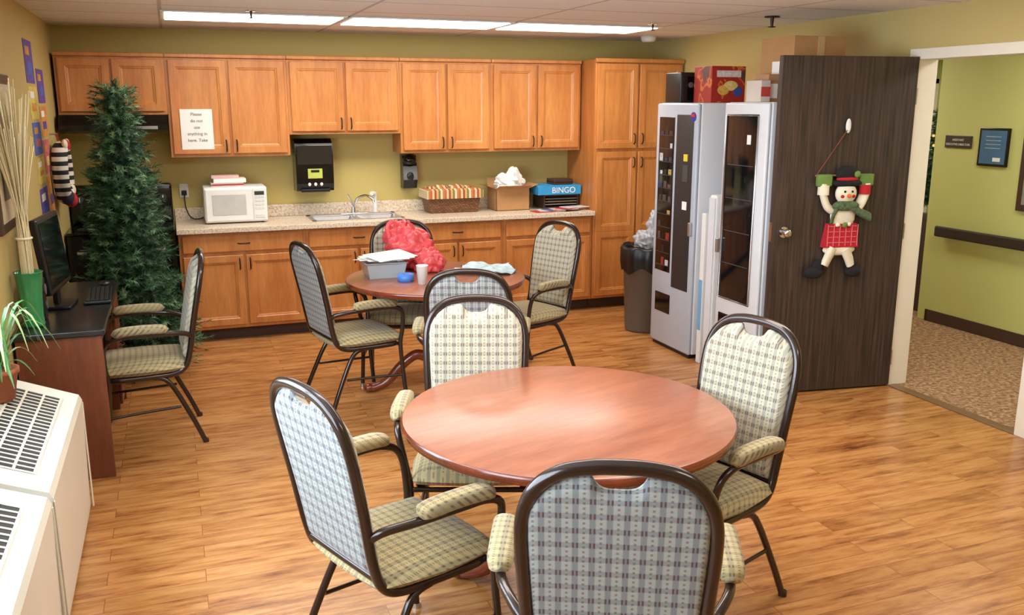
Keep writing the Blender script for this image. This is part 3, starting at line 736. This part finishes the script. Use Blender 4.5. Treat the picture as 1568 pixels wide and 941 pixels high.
E(1287,300,17,16,cream,-.04,.035); E(1287,303,3,3,orf,-.08,.02); E(1281,297,1.8,1.8,blf,-.072,.006); E(1293,297,1.8,1.8,blf,-.072,.006)
E(1278,304,3,2.5,redf,-.068,.006); E(1296,304,3,2.5,redf,-.068,.006)
E(1287,285,25,6,blf,-.04,.04); E(1286,272,17,13,blf,-.04,.03); E(1287,279,18,4,redf,-.045,.032); E(1300,272,5,5,grf,-.065,.012)
for sx in(-1,1):
    x=lambda d:1286+sx*d
    b.tube([P(x(18),325,-.02),P(x(27),318,-.025),P(x(34),300,-.025),P(x(34),286,-.025)],.032,cream,12,5,flat=.7)
    b.tube([P(x(34),302,-.025),P(x(34),288,-.025)],.036,redf if sx>0 else cream,12,smoothp=False)
    b.rb(P(x(34)-12,0)[0],P(x(34)+12,0)[0],-.045,-.005,P(0,290)[2],P(0,272)[2],grf,.012,seg=3)
E(1287,318,22,8,scarfm,-.05,.03); b.tube([P(1296,318,-.05),P(1312,328,-.045),P(1330,336,-.035)],.035,scarfm,12,5,flat=.5); b.tube([P(1275,318,-.055),P(1268,332,-.05),P(1266,344,-.045)],.02,scarfm,10,5,flat=.5)
E(1285,346,4,4,grf,-.07,.01); E(1292,345,3,3,cream,-.07,.01)
b.tube([P(1238,274,-.02),P(1334,274,-.02)],.006,M('dowel',(150,110,70),.6),8,smoothp=False)
for x in(1240,): b.tube([P(x,273,-.02),P(1287,206,-.014)],.003,M('twine',(130,70,56),.8),6,smoothp=False)
p=P(1287,205,0); b.ell((p[0],-.010,p[2]+.01),(.018,.010,.045),white); b.tube([(p[0],-.006,p[2]-.01),(p[0],-.022,p[2]-.015),(p[0],-.025,p[2]+.008)],.004,white,8)
b.v=[(x,y-.002,z) for x,y,z in b.v]
b.obj('snowman_door_hanging',DO,DR)
# ---------------------------------------------------------------- hallway items
b=B(); pl=M('sign_plate',(64,50,48),.4); b.rb(XH-.012,XH,5.63,5.90,1.50,1.60,pl,.003); o=b.obj('hall_name_sign')
for i,t in enumerate(('ASSISTANT','EXECUTIVE DIRECTOR')): text(t,.024,(XH-.0125,5.765,1.557-.036*i),(pi/2,0,-pi/2),white,o)
b=B(); b.rb(XH-.02,XH,5.27,5.55,1.37,1.67,blackg,.004); b.rb(XH-.022,XH-.02,5.29,5.53,1.39,1.65,M('certificate_blue',(70,110,150),.4,amt=.15),0)
for i in range(4): b.rb(XH-.0235,XH-.022,5.34,5.48,1.60-.03*i,1.605-.03*i,M('certificate_line',(170,190,206),.5),0)
b.rb(XH-.0235,XH-.022,5.33,5.40,1.41,1.44,paperm,0)
b.obj('framed_certificate')
b=B(); b.rb(XH-.025,XH,4.60,5.14,1.05,1.74,dk,.006); b.rb(XH-.027,XH-.024,4.65,5.09,1.10,1.69,M('art_print',(150,150,130),.5,amt=.3,ns=9),0); b.obj('framed_picture')
b=B(); b.rb(6.30,6.80,6.20,6.55,0,.86,dk,.006); b.door(6.32,6.545,.05,.82,6.19,dk); b.door(6.555,6.78,.05,.82,6.19,dk); b.obj('hall_cabinet')
b=B(); b.rb(7.3,8.9,8.85,8.893,0,2.1,doorw,.004); b.rb(7.24,7.3,8.85,8.895,0,2.16,trimw,.003); b.rb(8.9,8.96,8.85,8.895,0,2.16,trimw,.003); b.rb(7.24,8.96,8.85,8.895,2.1,2.16,trimw,.003); b.rb(8.095,8.105,8.845,8.85,0,2.1,black,0)
b.ell((8.04,8.82,1.0),(.03,.03,.03),chrome); b.ell((8.16,8.82,1.0),(.03,.03,.03),chrome); b.obj('door_2')
# ---------------------------------------------------------------- trees
def needle_tree(name,x,y,z0,H,R,nb,cols,seed,foot=True,lights=False,powr=.85,ln=.045,zb=.2,xmin=-9):
    rd=random.Random(seed); b=B()
    b.cyl((0,0,0),(0,0,H*.9),.022,.008,M('tree_trunk',(70,50,34),.8),10)
    if foot:
        for k in range(3):
            a=k*2*pi/3+.4; b.tube([(0,0,.12),(.12*math.cos(a),.12*math.sin(a),.06),(.26*math.cos(a),.26*math.sin(a),.012)],.011,black,8,4)
    def rad_at(t): return R*(1-t)**powr+.02
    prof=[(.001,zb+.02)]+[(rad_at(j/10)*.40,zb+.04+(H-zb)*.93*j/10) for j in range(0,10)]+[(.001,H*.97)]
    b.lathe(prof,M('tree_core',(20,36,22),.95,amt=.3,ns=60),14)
    V=[[] for _ in cols]; F=[[] for _ in cols]
    for i in range(nb):
        t=(i+rd.random())/nb; t=t**1.25
        z=zb+.03+(H-zb-.07)*t; a=i*2.39996+rd.random()*.5; r=rad_at(t)*(.60+.52*rd.random())
        p0=Vector((0,0,z)); d=Vector((math.cos(a),math.sin(a),0))
        if x+d.x*r<xmin+.05 and d.x<0: r=max(.05,(x-xmin-.05)/-d.x)
        tip=p0+d*r+Vector((0,0,r*.42*rd.random()-r*.22))
        ntw=5 if r>.15 else 3
        start=p0+d*(r*.35)
        for tw in range(ntw):
            s0=start+(tip-start)*(tw/ntw*.85) if tw<ntw-1 else start
            if tw==ntw-1: e0=tip
            else:
                side=Vector((-d.y,d.x,0))*(1 if tw%2 else -1)
                e0=s0+(tip-start).normalized()*.09+side*(.07+.05*rd.random())+Vector((0,0,.07*rd.random()-.01))
            ax=(e0-s0); L=ax.length
            if L<.02: continue
            ax.normalize(); o1=ax.orthogonal().normalized(); o2=ax.cross(o1)
            cnt=int(16+L*150)
            ci=rd.randrange(len(cols))
            for q in range(cnt):
                s=q/cnt; an=rd.random()*6.283; pt=s0+ax*(L*s)
                dn=(o1*math.cos(an)+o2*math.sin(an))*.8+ax*.7; dn.normalize()
                wv=dn.cross(ax).normalized()*.0030; l=ln*(.6+.5*rd.random())
                e3=pt+dn*l
                if x+e3.x<xmin or x+pt.x<xmin+.01 or e3.z<.004: continue
                k=len(V[ci]); V[ci]+=[pt-wv,pt+wv,e3]; F[ci].append((k,k+1,k+2))
    for c,v,f in zip(cols,V,F): b.add(v,f,c)
    v=[];f=[]
    for q in range(160):
        s=rd.random(); an=rd.random()*6.283; pt=Vector((0,0,H-.14+.14*s)); dn=Vector((math.cos(an)*.8,math.sin(an)*.8,.7)).normalized(); wv=dn.cross(Vector((0,0,1))).normalized()*.0026
        k=len(v); v+=[pt-wv,pt+wv,pt+dn*ln*.9]; f.append((k,k+1,k+2))
    b.add(v,f,cols[0])
    if lights:
        for i in range(60):
            t=rd.random(); a=rd.random()*6.283; r=rad_at(t)*.95
            m_=M('ornament_%d'%(i%3),((220,40,40),(240,200,120),(240,240,220))[i%3],.3,emit=1.0 if i%3==1 else 0)
            b.ell((r*math.cos(a),r*math.sin(a),zb+.05+(H-zb-.08)*t),(.013,.013,.013),m_,8,6)
    return b.obj(name,(x,y,z0))
g1=M('pine_dark',(34,72,44),.6,amt=.2); g2=M('pine_mid',(60,108,66),.6,amt=.2); g3=M('pine_light',(116,160,116),.6,amt=.2)
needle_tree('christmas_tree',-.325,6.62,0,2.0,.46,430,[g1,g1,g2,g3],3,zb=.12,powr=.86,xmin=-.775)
needle_tree('decorated_tree',6.55,6.40,.861,.95,.20,120,[g1,g2],5,foot=False,lights=True,zb=.08)
# ---------------------------------------------------------------- desk & items
b=B(); dx1=-.375; dy0,dy1=4.70,6.08; dtop=M('black_laminate',(30,28,30),.3,coat=.2)
b.rb(XL+.005,dx1,dy0,dy1,.745,.775,dtop,.005)
b.rb(XL+.015,dx1-.015,dy0+.015,dy0+.04,0,.745,deskw,.003); b.rb(XL+.015,dx1-.015,dy1-.04,dy1-.015,0,.745,deskw,.003)
b.rb(XL+.015,XL+.035,dy0+.04,dy1-.04,.25,.745,deskw,.002)
b.rb(XL+.05,dx1-.03,dy1-.44,dy1-.04,.06,.745,deskw,.003)
for i in range(3): b.rb(dx1-.03,dx1-.012,dy1-.43,dy1-.05,.09+.215*i,.295+.215*i,deskw,.004); b.tube([(dx1-.012,dy1-.29,.20+.215*i),(dx1+.01,dy1-.27,.20+.215*i),(dx1+.01,dy1-.21,.20+.215*i),(dx1-.012,dy1-.19,.20+.215*i)],.005,bronze,8)
b.rb(XL+.05,dx1-.03,dy0+.04,dy1-.44,.67,.745,deskw,.002)
b.obj('writing_desk')
b=B(); T=Matrix.Translation((-.63,5.36,.776))@Matrix.Rotation(-.10,4,'Z')
b.rb(-.09,.07,-.11,.11,0,.018,black,.006,T); b.rb(-.03,.0,-.03,.03,.018,.14,black,.006,T)
T2=T@Matrix.Translation((0,0,.10))@Matrix.Rotation(-.10,4,'Y')
b.rb(-.02,.02,-.24,.24,.0,.40,black,.01,T2); b.rb(.0205,.022,-.22,.22,.03,.375,glassd,0,T2); b.rb(-.045,-.02,-.13,.13,.08,.28,black,.01,T2)
b.obj('computer_monitor')
b=B(); T=Matrix.Translation((-.455,5.55,.7765))@Matrix.Rotation(.04,4,'Z')
b.rb(-.07,.07,-.22,.22,0,.018,black,.006,T)
for r_ in range(5):
    for c_ in range(14): b.rb(-.056+.023*r_,-.038+.023*r_,-.205+.0295*c_,-.181+.0295*c_,.018,.024,black,.002,T)
b.obj('computer_keyboard')
b=B(); b.ell((-.44,5.88,.793),(.032,.052,.017),black); b.rb(-.465,-.415,5.84,5.92,.7765,.787,black,.004); b.obj('computer_mouse')
b=B(); b.rb(-.73,-.66,5.01,5.09,.776,.99,black,.01,seg=3); b.cyl((-.659,5.05,.93),(-.654,5.05,.93),.028,.028,greyp); b.cyl((-.659,5.05,.85),(-.654,5.05,.85),.022,.022,greyp); b.obj('computer_speaker')
# vase + reeds
b=B(); vg=M('green_glass',(44,140,84),.12,amt=.1,coat=.6)
vs=[];n=40;prof=[(.002,0),(.045,0),(.05,.01),(.046,.05),(.05,.16),(.062,.27),(.066,.275),(.058,.27),(.046,.16),(.04,.02),(.002,.015)]
for r,z in prof:
    for i in range(n):
        a=2*pi*i/n; q=r*(1+.05*math.cos(10*a)); vs.append((q*math.cos(a),q*math.sin(a),z))
b.add(vs,[(j*n+i,j*n+(i+1)%n,(j+1)*n+(i+1)%n,(j+1)*n+i) for j in range(len(prof)-1) for i in range(n)],vg,True)
reed=M('dried_reed',(232,214,170),.8,amt=.15); rd=random.Random(9)
for i in range(120):
    a=rd.random()*6.283; r0=.028*rd.random()**.5; r1=.028*rd.random()**.5; sp=.02+.16*rd.random(); a2=a+rd.uniform(-.5,.5)
    h=.50+.35*rd.random(); tx=max(-.052,sp*math.cos(a2)*.6)
    b.tube([(r0*math.cos(a),r0*math.sin(a),.02),(r1*math.cos(a),r1*math.sin(a),.42),(tx*.4,sp*.4*math.sin(a2)-.01,.42+(h-.1)*.5),(tx,sp*math.sin(a2)-.05,.35+h)],.0028,reed,4,3)
b.tube([(.034*math.cos(t*pi/6),.034*math.sin(t*pi/6),.44) for t in range(12)],.006,M('raffia',(236,226,196),.8),6,2,closed=True)
b.obj('reed_vase',(-.705,4.90,.776))
# radiators
def radiator(y0,y1):
    b=B(); xa,xf=XL+.004,-.46
    b.prism([(xa,.02),(xf-.02,.02),(xf-.012,.06),(xf,.56),(xf-.012,.585),(xf-.05,.60),(-.72,.685),(xa,.69)],y0,y1,rad,'y')
    b.rb(xa,xf-.03,y0+.01,y1-.01,0,.02,black,0)
    b.rb(xf-.003,xf+.003,y0+.0,y0+.012,.05,.55,rad,.001); b.rb(xf-.003,xf+.003,y1-.012,y1,.05,.55,rad,.001)
    p=Vector((xf-.055,0,.6025)); q=Vector((-.715,0,.684)); d=(q-p); L=d.length; d.normalize(); nrm=Vector((-d.z,0,d.x)); 
    if nrm.z<0: nrm=-nrm
    T=Matrix(((d.x,0,nrm.x,p.x),(0,1,0,0),(d.z,0,nrm.z,p.z),(0,0,0,1)))
    g0,g1=y0+.13,y1-.12
    b.rb(.015,L-.015,g0,g1,-.002,.0016,black,0,T)
    nsl=int((g1-g0)/.040)
    for i in range(nsl+1):
        y=g0+(g1-g0)*i/nsl; b.rb(.01,L-.01,y-.0045,y+.0045,.001,.005,rad,.0015,T)
    for u in(.01,L*.36,L*.68,L-.02): b.rb(u,u+.010,g0-.006,g1+.006,.001,.006,rad,.0015,T)
    b.obj('wall_heater_unit')
radiator(3.16,4.27); radiator(1.98,3.12)
# spider plant on heater
b=B(); T=Matrix.Translation((0,0,0)); b.lathe([(.001,0),(.045,0),(.065,.11),(.072,.11),(.072,.13),(.062,.13),(.058,.10),(.001,.10)],M('terracotta',(170,98,62),.8,bmp=.2),24,T)
lf=M('leaf_green',(70,120,50),.5,amt=.3); lf2=M('leaf_pale',(168,190,130),.5,amt=.1)
rd=random.Random(6)
for i in range(60):
    a=rd.random()*6.283; L=.10+.15*rd.random(); h=.06+.20*rd.random(); d=Vector((math.cos(a),math.sin(a),0)); s_=Vector((-d.y,d.x,0))
    pts=[]; n=8
    for k in range(n+1):
        t=k/n; rr_=L*t; q=d*rr_+Vector((0,0,.11+h*math.sin(t*pi*.8)*1.2-.05*t*t))
        q.x=max(q.x,-.06); pts.append((q,.007*math.sin(pi*min(1,t*.9+.08))+.0008))
    vs=[]
    for q,w_ in pts: vs+=[q-s_*w_,q+Vector((0,0,-.002)),q+s_*w_]
    b.add(vs,[(3*k,3*k+1,3*k+4,3*k+3) for k in range(n)]+[(3*k+1,3*k+2,3*k+5,3*k+4) for k in range(n)],lf if i%3 else lf2,True)
b.obj('spider_plant',(-.712,3.95,.692))
# papers on left wall
pp=[M('flyer_purple',(104,84,170),.6,amt=.3,ns=20),M('flyer_yellow',(240,210,110),.6,amt=.25,ns=20),M('flyer_blue',(84,116,200),.6,amt=.3,ns=20),M('flyer_orange',(232,160,80),.6,amt=.3,ns=20),M('flyer_rose',(214,110,120),.6,amt=.3,ns=20)]
lay=[(6.28,6.64,1.98,2.24,0),(6.30,6.66,1.76,1.96,1),(6.74,7.08,1.86,2.08,0),(6.72,7.06,1.64,1.84,3),(6.30,6.66,1.54,1.74,2),(6.32,6.66,1.36,1.52,1),(6.70,7.0,1.40,1.62,4),(6.30,6.66,1.10,1.33,0),(6.70,7.0,1.14,1.38,3)]
for i,(a,c,d,e,k_) in enumerate(lay):
    b=B(); b.rb(XL,XL+.003,a,c,d,e,pp[k_],0); b.rb(XL+.003,XL+.004,a+.08,c-.08,d+.05,d+(e-d)*.5,pp[(k_+2)%5],0); b.rb(XL+.003,XL+.004,a+.05,c-.14,d+(e-d)*.65,d+(e-d)*.85,paperm if i%2 else pp[3],0); b.obj('wall_flyer')
b=B(); b.rb(XL,XL+.025,4.72,5.42,1.25,2.0,dk,.006); b.rb(XL+.025,XL+.027,4.77,5.37,1.30,1.95,M('mat_board',(206,190,160),.7),0); b.rb(XL+.027,XL+.028,4.86,5.28,1.40,1.85,M('landscape_print',(120,110,80),.6,amt=.5,ns=8),0); b.obj('framed_picture')
# round striped knit wreath with ornaments, on the wall by the range
b=B(); st=stripes_mat('striped_knit',[(30,30,34),(224,218,204)],.06,2); nvy=M('navy_knit',(44,44,66),.9,amt=.2,bmp=.4)
wc=(XL+.062,7.10,1.38)
b.tube([(wc[0],wc[1]+.17*math.cos(t*pi/8),wc[2]+.17*math.sin(t*pi/8)) for t in range(16)],.052,st,14,3,closed=True)
b.ell((wc[0]+.03,wc[1],wc[2]+.19),(.035,.07,.045),redf,16,10); b.ell((wc[0]+.035,wc[1]-.07,wc[2]+.20),(.02,.05,.035),cream,14,8); b.ell((wc[0]+.035,wc[1]+.07,wc[2]+.20),(.02,.05,.035),cream,14,8)
b.ell((wc[0]+.02,wc[1]-.09,wc[2]-.16),(.045,.06,.06),nvy,16,10); b.ell((wc[0]+.03,wc[1]+.02,wc[2]-.19),(.045,.06,.055),redf,16,10); b.ell((wc[0]+.02,wc[1]+.12,wc[2]-.13),(.04,.05,.05),cream,16,10)
b.cyl((XL,wc[1],wc[2]+.27),(XL+.05,wc[1],wc[2]+.27),.006,.006,metal,8); b.tube([(XL+.04,wc[1],wc[2]+.27),(wc[0],wc[1],wc[2]+.19)],.005,redf,6,smoothp=False)
b.obj('holiday_wreath')
# ceiling bits
b=B(); b.lathe([(.001,-.05),(.05,-.05),(.065,-.035),(.07,0),(.001,0)],white,24); b.obj('smoke_detector',(4.05,7.35,ZC))
def sprinkler(x,y,k=1):
    b=B(); b.lathe([(.001,-.006*k),(.035*k,-.006*k),(.035*k,0),(.001,0)],bronze if k>1 else chrome,16); b.cyl((0,0,-.006*k),(0,0,-.045*k),.009*k,.006*k,bronze,8); b.lathe([(.001,-.05*k),(.018*k,-.048*k),(.018*k,-.045*k),(.001,-.045*k)],bronze,12); b.obj('fire_sprinkler',(x,y,ZC))
sprinkler(.55,6.25); sprinkler(3.93,5.4,1.5); sprinkler(3.45,6.2)
# ---------------------------------------------------------------- camera
c=bpy.data.cameras.new('camera'); c.sensor_width=36; c.lens=36*1373.7/1568; c.clip_start=.05
co=bpy.data.objects.new('camera',c); co.location=(0,0,1.8524); co.rotation_euler=(pi/2-.2226,0,-.3587); COL.objects.link(co); S.camera=co
